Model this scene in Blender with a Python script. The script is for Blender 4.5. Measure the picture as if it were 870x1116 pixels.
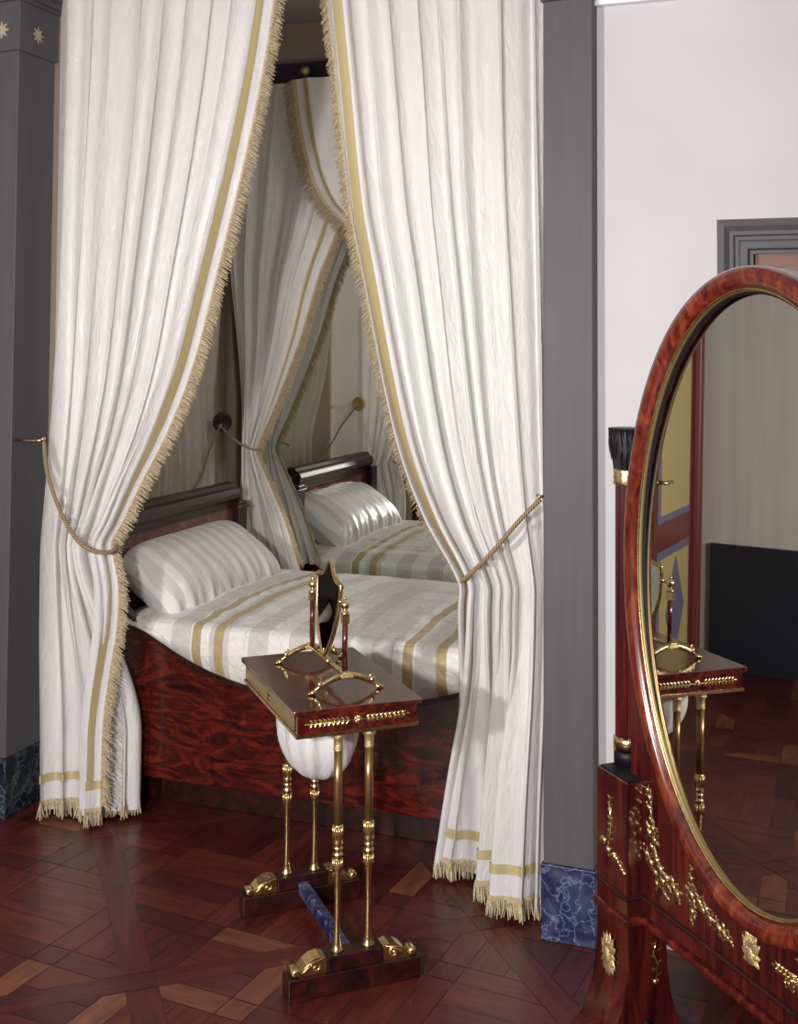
import bpy, bmesh, math, random
from mathutils import noise as mnoise
from mathutils import Vector, Matrix
pi = math.pi
S = bpy.context.scene
COL = S.collection
for o in list(bpy.data.objects):
    bpy.data.objects.remove(o)

# ------------------------------------------------------------------ camera
cam = bpy.data.cameras.new('camera'); camo = bpy.data.objects.new('camera', cam); COL.objects.link(camo)
yaw, pitch, roll = .3523, .04407, .00515
r = Vector((math.cos(yaw), math.sin(yaw), 0)); fw = Vector((-math.sin(yaw), math.cos(yaw), 0)); u = Vector((0, 0, 1))
f2 = fw * math.cos(pitch) + u * math.sin(pitch); u2 = -fw * math.sin(pitch) + u * math.cos(pitch)
r3 = r * math.cos(roll) + u2 * math.sin(roll); u3 = -r * math.sin(roll) + u2 * math.cos(roll)
M = Matrix(((r3.x, u3.x, -f2.x, 0), (r3.y, u3.y, -f2.y, 0), (r3.z, u3.z, -f2.z, 1.75), (0, 0, 0, 1)))
camo.matrix_world = M
cam.sensor_fit = 'HORIZONTAL'; cam.sensor_width = 36; cam.lens = 1283.75 / 870 * 36
cam.shift_x = 0.0015; cam.shift_y = -0.2747
cam.clip_start = .05
S.camera = camo

# ------------------------------------------------------------------ light
W = bpy.data.worlds.new('world'); S.world = W; W.use_nodes = True
W.node_tree.nodes['Background'].inputs[0].default_value = (.75, .78, .9, 1)
W.node_tree.nodes['Background'].inputs[1].default_value = .09

def area(name, loc, target, size, power, color=(1, 1, 1), size_y=None):
    l = bpy.data.lights.new(name, 'AREA'); l.energy = power; l.color = color; l.size = size
    if size_y: l.shape = 'RECTANGLE'; l.size_y = size_y
    o = bpy.data.objects.new(name, l); COL.objects.link(o); o.location = loc
    d = Vector(target) - Vector(loc); o.rotation_euler = d.to_track_quat('-Z', 'Y').to_euler()
    return o
area('studio_lamp', (-.72, -.45, 1.85), (-1.7, 3.6, 1.6), .18, 84, (1, .97, .95))
area('studio_lamp_side', (-2.05, -.45, 1.75), (-1.1, 3.5, 1.6), .16, 78, (1, .97, .95))
area('studio_lamp_high', (.6, -.6, 3.0), (-.6, 3.5, 2.3), .9, 10, (.97, .97, 1))
area('recess_fill', (-1.0, 4.4, 2.6), (-2.7, 4.35, 1.2), .4, 5, (1, .93, .84))  # added fill to brighten the recess; no real lamp hangs there
vs = S.view_settings
vs.view_transform = 'Standard'; vs.look = 'None'; vs.gamma = 1; vs.exposure = 0.25
vs.use_curve_mapping = False

# ------------------------------------------------------------------ materials
def mat(name, color, rough=.5, metal=0., spec=.5, coat=0., sheen=0.):
    m = bpy.data.materials.new(name); m.use_nodes = True
    b = m.node_tree.nodes['Principled BSDF']
    b.inputs['Base Color'].default_value = (*color, 1); b.inputs['Roughness'].default_value = rough
    b.inputs['Metallic'].default_value = metal; b.inputs['Specular IOR Level'].default_value = spec
    b.inputs['Coat Weight'].default_value = coat; b.inputs['Coat Roughness'].default_value = .12
    b.inputs['Sheen Weight'].default_value = sheen; b.inputs['Sheen Roughness'].default_value = .4
    return m
def nt(m): return m.node_tree.nodes, m.node_tree.links, m.node_tree.nodes['Principled BSDF']
def coords(m, kind='Object', scale=(1, 1, 1), rot=(0, 0, 0)):
    N, L, B = nt(m); t = N.new('ShaderNodeTexCoord'); mp = N.new('ShaderNodeMapping')
    mp.inputs['Scale'].default_value = scale; mp.inputs['Rotation'].default_value = rot
    L.new(t.outputs[kind], mp.inputs['Vector']); return mp.outputs['Vector']
def noise(m, vec, scale, detail=4, rough=.5, dist=0.):
    N, L, B = nt(m); n = N.new('ShaderNodeTexNoise'); L.new(vec, n.inputs['Vector'])
    n.inputs['Scale'].default_value = scale; n.inputs['Detail'].default_value = detail
    n.inputs['Roughness'].default_value = rough; n.inputs['Distortion'].default_value = dist
    return n.outputs['Fac']
def ramp(m, fac, stops):
    N, L, B = nt(m); c = N.new('ShaderNodeValToRGB'); L.new(fac, c.inputs['Fac']); e = c.color_ramp.elements
    while len(e) < len(stops): e.new(.5)
    for k, (p, col) in enumerate(stops): e[k].position = p; e[k].color = (*col, 1)
    return c.outputs['Color']
def bump(m, fac, strength, dist=.01):
    N, L, B = nt(m); b = N.new('ShaderNodeBump'); b.inputs['Strength'].default_value = strength
    b.inputs['Distance'].default_value = dist; L.new(fac, b.inputs['Height']); L.new(b.outputs['Normal'], B.inputs['Normal'])
def base(m, col): N, L, B = nt(m); L.new(col, B.inputs['Base Color'])

def silk_mat(name, col, rough=.36):
    m = mat(name, col, rough, spec=.45, sheen=.25)
    v = coords(m, 'UV', (1, .22, 1)); n1 = noise(m, v, 16, 3, .55, .3)
    base(m, ramp(m, n1, [(.3, tuple(c * .93 for c in col)), (.7, col)]))
    v2 = coords(m, 'UV', (1, .3, 1)); n2 = noise(m, v2, 26, 5, .62, .8); bump(m, n2, .6, .014)
    N, L, B = nt(m); tr = N.new('ShaderNodeBsdfTranslucent'); tr.inputs['Color'].default_value = (.80, .72, .62, 1)
    mx = N.new('ShaderNodeMixShader'); mx.inputs[0].default_value = .22; out = N['Material Output']
    L.new(B.outputs[0], mx.inputs[1]); L.new(tr.outputs[0], mx.inputs[2]); L.new(mx.outputs[0], out.inputs['Surface'])
    return m
SILK = silk_mat('white_taffeta', (.88, .86, .86))
SILKD = silk_mat('shaded_taffeta', (.74, .68, .60), .5)  # same white silk as the curtains, recess shade tinted into the colour
GOLDRIB = mat('gold_ribbon', (.60, .49, .26), .36, .3, .5)
bump(GOLDRIB, noise(GOLDRIB, coords(GOLDRIB, 'Object', (300, 300, 300)), 1, 2), .4, .002)
FRINGE = mat('gold_fringe', (.47, .34, .17), .7, .0, .3, sheen=.2)
_f = noise(FRINGE, coords(FRINGE, 'Object'), 140, 3); base(FRINGE, ramp(FRINGE, _f, [(.3, (.36, .27, .15)), (.7, (.64, .53, .36))]))
ROPE = mat('gold_rope', (.42, .31, .16), .55, .1)
_n = ROPE.node_tree.nodes; _l = ROPE.node_tree.links
_w = _n.new('ShaderNodeTexWave'); _w.inputs['Scale'].default_value = 1.0; _w.wave_type = 'BANDS'; _w.bands_direction = 'DIAGONAL'
_l.new(coords(ROPE, 'UV', (2, 60, 1)), _w.inputs['Vector']); bump(ROPE, _w.outputs['Fac'], .9, .004)
base(ROPE, ramp(ROPE, _w.outputs['Fac'], [(.2, (.22, .15, .07)), (.8, (.52, .40, .22))]))

def wood_mat(name, dark, mid, light, scale=(1, 1, 1), rough=.22, coat=.6, kind='Object', freq=5, dist=2.2):
    m = mat(name, mid, rough, spec=.5, coat=coat)
    v = coords(m, kind, scale); n1 = noise(m, v, freq, 6, .6, dist)
    base(m, ramp(m, n1, [(.32, dark), (.5, mid), (.72, light)])); return m
MAHO = wood_mat('mahogany', (.018, .002, .003), (.07, .006, .006), (.16, .020, .010), (3.2, 3.2, 1.1))
OVALW = wood_mat('oval_mahogany', (.035, .004, .003), (.12, .016, .009), (.26, .055, .02), (3.2, 3.2, 1.1))
MAHOV = wood_mat('mahogany_upright', (.012, .001, .002), (.055, .005, .005), (.125, .015, .008), (7, 7, .6), freq=4, dist=1.2)
FLAME = wood_mat('flame_mahogany', (.010, .001, .002), (.06, .005, .004), (.17, .021, .008), (1.1, 1, 3.2), freq=4.2, dist=3.0, rough=.25)
MAHOD = wood_mat('dark_mahogany', (.006, .001, .002), (.022, .003, .003), (.06, .008, .006), (2.4, 2.4, 2.4), rough=.38, coat=.1)
TABLEW = wood_mat('table_mahogany', (.02, .003, .003), (.065, .008, .006), (.14, .022, .012), (4, 1.4, 4), rough=.13, coat=.9)
EBON = mat('ebonised_wood', (.006, .005, .009), .5, spec=.3)
GILT = mat('gilt_bronze', (.85, .66, .34), .24, 1.)
_g = noise(GILT, coords(GILT, 'Object'), 60, 4); bump(GILT, _g, .25, .003)
base(GILT, ramp(GILT, _g, [(.35, (.66, .47, .20)), (.65, (.92, .74, .40))]))
GILTF = mat('chased_gilt', (.72, .57, .29), .42, .9)
_g = noise(GILTF, coords(GILTF, 'Object'), 220, 3); bump(GILTF, _g, .8, .004)
GLASS = mat('mirror_glass', (.82, .84, .80), .0, 1.)
GLASSC = mat('old_mirror_glass', (.66, .65, .62), .012, 1.)
GREY = mat('grey_paint', (.105, .10, .108), .55, spec=.35)
_g = noise(GREY, coords(GREY, 'Object', (9, 9, .5)), 6, 4); base(GREY, ramp(GREY, _g, [(.3, (.084, .080, .088)), (.7, (.094, .090, .098))]))
CREAMP = mat('star_paint', (.42, .38, .27), .5)
WHITE = mat('white_wall', (.60, .58, .59), .85, spec=.2)
_g = noise(WHITE, coords(WHITE, 'Object'), 3, 5); base(WHITE, ramp(WHITE, _g, [(.3, (.57, .555, .565)), (.7, (.62, .60, .61))]))
CORN = mat('cornice_paint', (.80, .82, .88), .7)
TAUPE = mat('taupe_wall', (.36, .29, .23), .85)
LWALL = mat('left_wall_paint', (.60, .57, .52), .8)
_g = noise(LWALL, coords(LWALL, 'Object', (1, 5, .25)), 2.5, 3); base(LWALL, ramp(LWALL, _g, [(.3, (.54, .51, .47)), (.7, (.64, .61, .57))]))
DADO = mat('dado_dark', (.012, .014, .022), .5)
CEIL = mat('ceiling_paint', (.34, .32, .31), .9)
ROOMD = mat('rear_wall_paint', (.17, .155, .15), .9)
DOORBR = mat('door_brown', (.19, .085, .055), .55)
YELLOW = mat('yellow_panel', (.50, .40, .17), .5)
BLUEGR = mat('blue_grey_frame', (.16, .15, .24), .5)
REDFR = mat('red_frame', (.16, .03, .025), .4)
WHITEM = mat('bed_board_base', (.2, .2, .2), .8)

def marble_mat(name, dark, mid, vein):
    m = mat(name, dark, .4, coat=.0, spec=.3); N, L, B = nt(m)
    v = coords(m, 'Object'); nv = N.new('ShaderNodeTexNoise'); L.new(v, nv.inputs['Vector']); nv.inputs['Scale'].default_value = 9; nv.inputs['Detail'].default_value = 4
    mx = N.new('ShaderNodeMix'); mx.data_type = 'VECTOR'; mx.inputs['Factor'].default_value = .28
    L.new(v, mx.inputs[4]); L.new(nv.outputs['Color'], mx.inputs[5])
    vo = N.new('ShaderNodeTexVoronoi'); vo.feature = 'DISTANCE_TO_EDGE'; vo.inputs['Scale'].default_value = 15; L.new(mx.outputs[1], vo.inputs['Vector'])
    n2 = noise(m, v, 7, 6, .65, 1.2)
    c1 = ramp(m, vo.outputs['Distance'], [(.0, vein), (.04, mid), (.11, dark)])
    c2 = ramp(m, n2, [(.45, dark), (.72, vein)])
    mc = N.new('ShaderNodeMix'); mc.data_type = 'RGBA'; mc.inputs[0].default_value = .35; L.new(c1, mc.inputs[6]); L.new(c2, mc.inputs[7])
    L.new(mc.outputs[2], B.inputs['Base Color']); return m
MARB = marble_mat('blue_marble', (.008, .008, .05), (.025, .03, .12), (.22, .27, .38))
MARBD = marble_mat('dark_green_marble', (.006, .010, .022), (.02, .03, .05), (.14, .17, .18))

# floor: plank tone attribute
FLOOR = mat('parquet_oak', (.2, .05, .03), .42, coat=.12, spec=.5)
N_, L_, B_ = nt(FLOOR)
at = N_.new('ShaderNodeAttribute'); at.attribute_name = 'tone'
fn = noise(FLOOR, coords(FLOOR, 'UV', (1, .12, 1)), 42, 5, .6, .6)
c_ = ramp(FLOOR, at.outputs['Fac'], [(0, (.055, .006, .008)), (.45, (.090, .012, .012)), (.85, (.125, .022, .015)), (1, (.20, .075, .035))])
g_ = ramp(FLOOR, fn, [(.3, (.45, .38, .38)), (.7, (1.2, 1.15, 1.1))])
mm = N_.new('ShaderNodeMix'); mm.data_type = 'RGBA'; mm.blend_type = 'MULTIPLY'; mm.inputs[0].default_value = 1
L_.new(c_, mm.inputs[6]); L_.new(g_, mm.inputs[7]); L_.new(mm.outputs[2], B_.inputs['Base Color'])

def stripe_mat(name, bands, axis, basecol, satin, period, rough=.4, offs=0.):
    """satin stripes along one object axis, with optional gold bands at given coordinates"""
    m = mat(name, basecol, rough, spec=.5, sheen=.2); N, L, B = nt(m)
    t = N.new('ShaderNodeTexCoord'); sp = N.new('ShaderNodeSeparateXYZ'); L.new(t.outputs['UV'], sp.inputs[0])
    x = sp.outputs[axis]
    def mathn(op, a, b):
        n = N.new('ShaderNodeMath'); n.operation = op
        for i, q in enumerate((a, b)):
            if q is None: continue
            if isinstance(q, (int, float)): n.inputs[i].default_value = q
            else: L.new(q, n.inputs[i])
        return n.outputs[0]
    nx = noise(m, coords(m, 'UV'), 9, 2); x = mathn('ADD', x, mathn('MULTIPLY', mathn('SUBTRACT', nx, .5), .012))
    fr = mathn('FRACT', mathn('DIVIDE', mathn('ADD', x, offs), period), None)
    st = mathn('LESS_THAN', fr, .5)
    mc = N.new('ShaderNodeMix'); mc.data_type = 'RGBA'; L.new(st, mc.inputs[0]); mc.inputs[6].default_value = (*basecol, 1); mc.inputs[7].default_value = (*satin, 1)
    col = mc.outputs[2]
    rr = mathn('ADD', mathn('MULTIPLY', st, -.2), rough + .1); L.new(rr, B.inputs['Roughness'])
    for c, w in bands:
        k = mathn('LESS_THAN', mathn('ABSOLUTE', mathn('SUBTRACT', x, c), None), w)
        m2 = N.new('ShaderNodeMix'); m2.data_type = 'RGBA'; L.new(k, m2.inputs[0]); L.new(col, m2.inputs[6]); m2.inputs[7].default_value = (.43, .33, .16, 1); col = m2.outputs[2]
    L.new(col, B.inputs['Base Color'])
    bump(m, noise(m, coords(m, 'UV'), 20 if axis == 0 else 9, 6 if axis == 0 else 3, .6, 1.0), .8 if axis == 0 else .35, .014)
    return m
COVER = stripe_mat('striped_coverlet', [(-2.214, .019), (-2.122, .019), (-1.385, .019), (-1.262, .019), (-.75, .03)], 0, (.60, .57, .54), (.80, .78, .75), .16)
PILLOWM = stripe_mat('striped_satin', [], 1, (.62, .61, .61), (.78, .77, .77), .080, .40)

# ------------------------------------------------------------------ mesh helpers
def link(name, me, m, parent=None, smooth=True):
    o = bpy.data.objects.new(name, me); COL.objects.link(o)
    if m: me.materials.append(m)
    if smooth:
        for p in me.polygons: p.use_smooth = True
    if parent: o.parent = parent
    return o
def tag(o, label=None, cat=None, group=None, kind=None):
    if label: o['label'] = label
    if cat: o['category'] = cat
    if group: o['group'] = group
    if kind: o['kind'] = kind
    return o
def empty(name, loc=(0, 0, 0), rz=0):
    o = bpy.data.objects.new(name, None); COL.objects.link(o); o.location = loc; o.rotation_euler = (0, 0, rz); o.empty_display_size = .1
    return o
class MB:
    def __init__(s): s.v = []; s.f = []; s.uv = []; s.sm = []
    def face(s, idx, uvs=None, sm=True): s.f.append(tuple(idx)); s.uv.append(uvs); s.sm.append(sm)
    def grid(s, fn, nu, nv, closeu=False, closev=False, us=1., vs=1., sm=True):
        b = len(s.v); cu = nu if closeu else nu + 1; cv = nv if closev else nv + 1
        for j in range(cv):
            for i in range(cu): s.v.append(tuple(fn(i / nu, j / nv)))
        for j in range(nv):
            for i in range(nu):
                a = b + j * cu + i; i2 = (i + 1) % cu; j2 = (j + 1) % cv
                q = (b + j * cu + i, b + j * cu + i2, b + j2 * cu + i2, b + j2 * cu + i)
                u0, u1, v0, v1 = i / nu * us, (i + 1) / nu * us, j / nv * vs, (j + 1) / nv * vs
                s.face(q, ((u0, v0), (u1, v0), (u1, v1), (u0, v1)), sm)
    def box(s, x0, x1, y0, y1, z0, z1):
        b = len(s.v); s.v += [(x, y, z) for z in (z0, z1) for y in (y0, y1) for x in (x0, x1)]
        for q in ((0, 2, 3, 1), (4, 5, 7, 6), (0, 1, 5, 4), (2, 6, 7, 3), (0, 4, 6, 2), (1, 3, 7, 5)): s.face([b + k for k in q], None, False)
    def prism(s, poly, fn, t0, t1, sm=False):
        """poly: 2d outline; fn(a,b,t) -> xyz"""
        b = len(s.v); n = len(poly)
        for t in (t0, t1):
            for a, c in poly: s.v.append(tuple(fn(a, c, t)))
        s.face([b + k for k in range(n)], None, False); s.face([b + n + k for k in reversed(range(n))], None, False)
        for k in range(n):
            k2 = (k + 1) % n; s.face((b + k, b + n + k, b + n + k2, b + k2), None, sm)
    def tube(s, pts, rad, seg=8, cap=True, flat=1.):
        pts = [Vector(p) for p in pts]; n = len(pts); b = len(s.v)
        up = Vector((0, 0, 1)); L = 0
        prev = None
        for k, p in enumerate(pts):
            t = (pts[min(k + 1, n - 1)] - pts[max(k - 1, 0)]).normalized()
            if prev is None:
                a = Vector((0, 0, 1)) if abs(t.z) < .9 else Vector((1, 0, 0))
            else: a = prev
            n1 = (a - t * a.dot(t)).normalized(); prev = n1; n2 = t.cross(n1)
            rr = rad[k] if isinstance(rad, (list, tuple)) else rad
            for i in range(seg):
                an = 2 * pi * i / seg; s.v.append(tuple(p + (n1 * math.cos(an) + n2 * math.sin(an) * flat) * rr))
        for k in range(n - 1):
            d = (pts[k + 1] - pts[k]).length
            for i in range(seg):
                i2 = (i + 1) % seg
                s.face((b + k * seg + i, b + k * seg + i2, b + (k + 1) * seg + i2, b + (k + 1) * seg + i), ((i / seg, L), ((i + 1) / seg, L), ((i + 1) / seg, L + d), (i / seg, L + d)))
            L += d
        if cap:
            s.face([b + i for i in reversed(range(seg))], None, False); s.face([b + (n - 1) * seg + i for i in range(seg)], None, False)
    def lathe(s, prof, c=(0, 0, 0), seg=20, axis='z'):
        b = len(s.v); n = len(prof)
        for rr, z in prof:
            for i in range(seg):
                an = 2 * pi * i / seg; x, y = rr * math.cos(an), rr * math.sin(an)
                p = (x, y, z) if axis == 'z' else ((x, z, y) if axis == 'y' else (z, x, y))
                s.v.append((p[0] + c[0], p[1] + c[1], p[2] + c[2]))
        for k in range(n - 1):
            for i in range(seg):
                i2 = (i + 1) % seg; s.face((b + k * seg + i, b + k * seg + i2, b + (k + 1) * seg + i2, b + (k + 1) * seg + i))
        s.face([b + i for i in reversed(range(seg))], None, False); s.face([b + (n - 1) * seg + i for i in range(seg)], None, False)
    def blob(s, c, rx, ry=None, rz=None, seg=10):
        ry = ry or rx; rz = rz or rx
        def fn(a, b): 
            th = (b - .5) * pi * .999; return (c[0] + rx * math.cos(th) * math.cos(a * 2 * pi), c[1] + ry * math.cos(th) * math.sin(a * 2 * pi), c[2] + rz * math.sin(th))
        s.grid(fn, seg, seg // 2 + 1, closeu=True)
    def leaf(s, c, d, ln, wd, th, nrm=(0, -1, 0)):
        c = Vector(c); d = Vector(d).normalized(); nr = Vector(nrm); w = d.cross(nr).normalized(); b = len(s.v)
        P = [c, c + d * ln * .35 + w * wd, c + d * ln * .75 + w * wd * .55, c + d * ln, c + d * ln * .75 - w * wd * .55, c + d * ln * .35 - w * wd]
        for p in P: s.v.append(tuple(p))
        s.v.append(tuple(c + d * ln * .5 + nr * th)); 
        for k in range(6): s.face((b + k, b + (k + 1) % 6, b + 6), None, True)
    def build(s, name, m, parent=None, bevel=0, bseg=2, fix=True):
        me = bpy.data.meshes.new(name); me.from_pydata(s.v, [], s.f); me.update()
        uvl = me.uv_layers.new(name='UVMap')
        for p, uvs, sm in zip(me.polygons, s.uv, s.sm):
            p.use_smooth = sm
            if uvs:
                for li, uvv in zip(p.loop_indices, uvs): uvl.data[li].uv = uvv
        if fix or bevel:
            bm = bmesh.new(); bm.from_mesh(me)
            if fix: bmesh.ops.recalc_face_normals(bm, faces=bm.faces)
            if bevel:
                es = [e for e in bm.edges if len(e.link_faces) == 2 and e.calc_face_angle(0) > .6]
                bmesh.ops.bevel(bm, geom=es, offset=bevel, segments=bseg, profile=.5, affect='EDGES')
            bm.to_mesh(me); bm.free()
        return link(name, me, m, parent, smooth=False)
def box(name, x0, x1, y0, y1, z0, z1, m, parent=None, bevel=0, kind=None):
    b = MB(); b.box(x0, x1, y0, y1, z0, z1); o = b.build(name, m, parent, bevel)
    if kind: o['kind'] = kind
    return o
def lerp(a, b, t): return a + (b - a) * t
def sst(a, b, x):
    t = max(0, min(1, (x - a) / (b - a))); return t * t * (3 - 2 * t)
def interp(tab, x):
    """smooth table lookup, tab sorted ascending by key"""
    if x <= tab[0][0]: return tab[0][1]
    for k in range(len(tab) - 1):
        a, b = tab[k], tab[k + 1]
        if x <= b[0]:
            t = (x - a[0]) / (b[0] - a[0]); m0 = (b[1] - tab[k - 1][1]) / (b[0] - tab[k - 1][0]) if k > 0 else (b[1] - a[1]) / (b[0] - a[0])
            m1 = (tab[k + 2][1] - a[1]) / (tab[k + 2][0] - a[0]) if k + 2 < len(tab) else (b[1] - a[1]) / (b[0] - a[0])
            h = b[0] - a[0]; t2, t3 = t * t, t ** 3
            return (2 * t3 - 3 * t2 + 1) * a[1] + (t3 - 2 * t2 + t) * h * m0 + (-2 * t3 + 3 * t2) * b[1] + (t3 - t2) * h * m1
    return tab[-1][1]

# ------------------------------------------------------------------ the room
XL, XR = -2.87, -.80          # sides of the bed recess
YM = 5.27                     # mirror on the back wall of the recess
def parquet():
    rnd = random.Random(4); V = []; F = []; UV = []; T = []
    a0 = math.radians(39.5); ox, oy = -1.80, 2.87; P = 1.04; fwid = .085
    X0, X1, Y0, Y1 = -4.4, 2.4, -1.5, 5.4
    def clip(poly, x0, x1, y0, y1):
        for ax, lim, sg in ((0, x0, 1), (0, x1, -1), (1, y0, 1), (1, y1, -1)):
            out = []
            for k in range(len(poly)):
                p, q = poly[k], poly[(k + 1) % len(poly)]; dp, dq = (p[ax] - lim) * sg, (q[ax] - lim) * sg
                if dp >= 0: out.append(p)
                if dp * dq < 0:
                    t = dp / (dp - dq); out.append((p[0] + (q[0] - p[0]) * t, p[1] + (q[1] - p[1]) * t))
            poly = out
            if len(poly) < 3: return None
        return poly
    def addp(poly, ang, tone):       # poly in panel grid coords
        c, s_ = math.cos(a0), math.sin(a0)
        w = [(ox + x * c - y * s_, oy + x * s_ + y * c) for x, y in poly]
        w = clip(w, X0, X1, Y0, Y1)
        if not w: return
        cx, cy = sum(p[0] for p in w) / len(w), sum(p[1] for p in w) / len(w)
        b = len(V); of = rnd.random() * 9; ca, sa = math.cos(ang + a0), math.sin(ang + a0)
        for x, y in w:
            d = math.hypot(x - cx, y - cy) or 1; k = max(0, 1 - .0024 / d); V.append((cx + (x - cx) * k, cy + (y - cy) * k, 0))
        F.append(tuple(range(b, b + len(w)))); UV.append([((-(x - cx) * sa + (y - cy) * ca) + of, ((x - cx) * ca + (y - cy) * sa) + of) for x, y in w]); T.append(tone)
    def tone():
        r_ = rnd.random(); return r_ * .95 if r_ < .86 else .92 + rnd.random() * .08
    q = P / 6 * math.sqrt(2); wd = .085
    for I in range(-6, 7):
        for J in range(-7, 7):
            x0, y0 = I * P, J * P; h = fwid / 2
            addp([(x0 - h, y0 - h), (x0 + h, y0 - h), (x0 + h, y0 + h), (x0 - h, y0 + h)], 0, tone() * .6)
            for e in range(2):
                fr = [(x0 + h, y0 - h), (x0 + P - h, y0 - h), (x0 + P - h, y0 + h), (x0 + h, y0 + h)] if e == 0 else [(x0 - h, y0 + h), (x0 + h, y0 + h), (x0 + h, y0 + P - h), (x0 - h, y0 + P - h)]
                addp(fr, 0 if e == 0 else pi / 2, .25 + rnd.random() * .35)
            cx, cy = x0 + P / 2, y0 + P / 2; p = .42
            for i in range(-3, 3):
                for j in range(-3, 3):
                    bx, by = i * p - wd / 2, j * p - wd / 2
                    rects = [((bx, bx + wd, by, by + p), pi / 2)] if (i + j) % 2 == 0 else [((bx, bx + wd, by + wd, by + p), pi / 2)]
                    rects.append(((bx + wd, bx + p, by, by + wd), 0))
                    if (i + j) % 2: rects.append(((bx, bx + wd, by, by + wd), 0))
                    vert = (i + j) % 2
                    for k in range(3):
                        g = (p - wd) / 3
                        rects.append(((bx + wd + g * k, bx + wd + g * (k + 1), by + wd, by + p), pi / 2) if vert else ((bx + wd, bx + p, by + wd + g * k, by + wd + g * (k + 1)), 0))
                    for (xa, xb, ya, yb), an in rects:
                        pl = [(xa, ya), (xb, ya), (xb, yb), (xa, yb)]; c = s_ = math.sqrt(.5)
                        pl = [(cx + x * c - y * s_, cy + x * s_ + y * c) for x, y in pl]
                        pl = clip(pl, x0 + h, x0 + P - h, y0 + h, y0 + P - h)
                        if pl:
                            t_ = tone(); small = min(xb - xa, yb - ya) > wd + .01
                            addp(pl, an + pi / 4, t_ * .7 if small and t_ > .8 else t_)
    b = len(V); V += [(X0, Y0, -.001), (X1, Y0, -.001), (X1, Y1, -.001), (X0, Y1, -.001), (X0, Y0, -.05), (X1, Y0, -.05), (X1, Y1, -.05), (X0, Y1, -.05)]
    for qd in ((0, 1, 2, 3), (7, 6, 5, 4), (0, 4, 5, 1), (1, 5, 6, 2), (2, 6, 7, 3), (3, 7, 4, 0)):
        F.append(tuple(b + k for k in qd)); UV.append([(0, 0)] * 4); T.append(0.)
    me = bpy.data.meshes.new('floor'); me.from_pydata(V, [], F); me.update()
    uvl = me.uv_layers.new(name='UVMap'); at = me.attributes.new('tone', 'FLOAT', 'FACE')
    for pgn, uvs, t in zip(me.polygons, UV, T):
        at.data[pgn.index].value = t
        for li, uvv in zip(pgn.loop_indices, uvs): uvl.data[li].uv = uvv
    tag(link('floor', me, FLOOR, None, False), kind='structure')
parquet()
ZC = 3.35
box('ceiling', -4.5, 2.5, -1.6, 5.45, ZC, ZC + .1, CEIL, kind='structure')
box('wall_right', 2.4, 2.5, -1.6, 3.6, 0, ZC, ROOMD, kind='structure')
box('wall_rear', -4.5, 2.5, -1.6, -1.5, 0, ZC, ROOMD, kind='structure')
box('wall_left', -4.5, -4.4, -1.5, 3.7, 0, ZC, LWALL, kind='structure')
box('baseboard_left', -4.4, -4.37, -1.5, 3.62, 0, .70, DADO, kind='structure')
# front wall right of the recess, with door casing
b = MB(); b.box(-.72, -.30, 3.56, 3.70, 0, ZC); b.box(-.30, .9, 3.56, 3.70, 2.10, ZC); b.box(.9, 2.4, 3.56, 3.70, 0, ZC)
tag(b.build('wall_front', WHITE), kind='structure')
b = MB(); b.prism([(0, 0), (.03, 0), (.03, .02), (.06, .05), (.09, .06), (.10, .12), (0, .12)], lambda a, c, t: (t, 3.56 - a, 2.785 + c), -.666, 2.4)
b.box(-.666, 2.4, 3.45, 3.56, 2.905, ZC)
tag(b.build('trim_1', CORN), kind='structure')
# right door: casing + door
def casing(name, x0, x1, z1, y, w, m):
    b = MB()
    prof = [(0, 0), (0, .035), (.02, .04), (.035, .028), (.045, .028), (.05, .02), (.06, .02), (.065, .026), (.085, .026), (.09, .012), (w, .012), (w, 0)]
    # left, top, right as swept profile with mitres
    path = [(x0, 0, 1, 0), (x0, z1, 1, -1), (x1, z1, -1, -1), (x1, 0, -1, 0)]
    base_ = len(b.v)
    for (x, z, dx, dz) in path:
        for a, d in prof: b.v.append((x + dx * a, y - d, z + dz * a))
    n = len(prof)
    for k in range(3):
        for i in range(n):
            i2 = (i + 1) % n; b.face((base_ + k * n + i, base_ + k * n + i2, base_ + (k + 1) * n + i2, base_ + (k + 1) * n + i), None, False)
    return tag(b.build(name, m), kind='structure')
casing('trim_2', -.308, .92, 2.118, 3.562, .10, GREY)
dr = box('door_1', -.25, .85, 3.58, 3.62, 0, 2.06, DOORBR, kind='structure', bevel=.002)
b = MB(); b.lathe([(.004, 0), (.02, .005), (.024, .03), (.012, .04), (.008, .06)], (.72, 3.54, 1.0), 14, 'y'); b.build('door_handle', GILT, dr)

# recess walls
box('wall_recess_left', XL - .1, XL, 3.86, 5.4, 0, ZC, TAUPE, kind='structure')
box('wall_recess_right', XR + .08, XR + .18, 3.70, 5.4, 0, ZC, TAUPE, kind='structure')
box('wall_recess_back', XL - .1, XR + .18, YM + .02, 5.4, 0, ZC, TAUPE, kind='structure')

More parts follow.
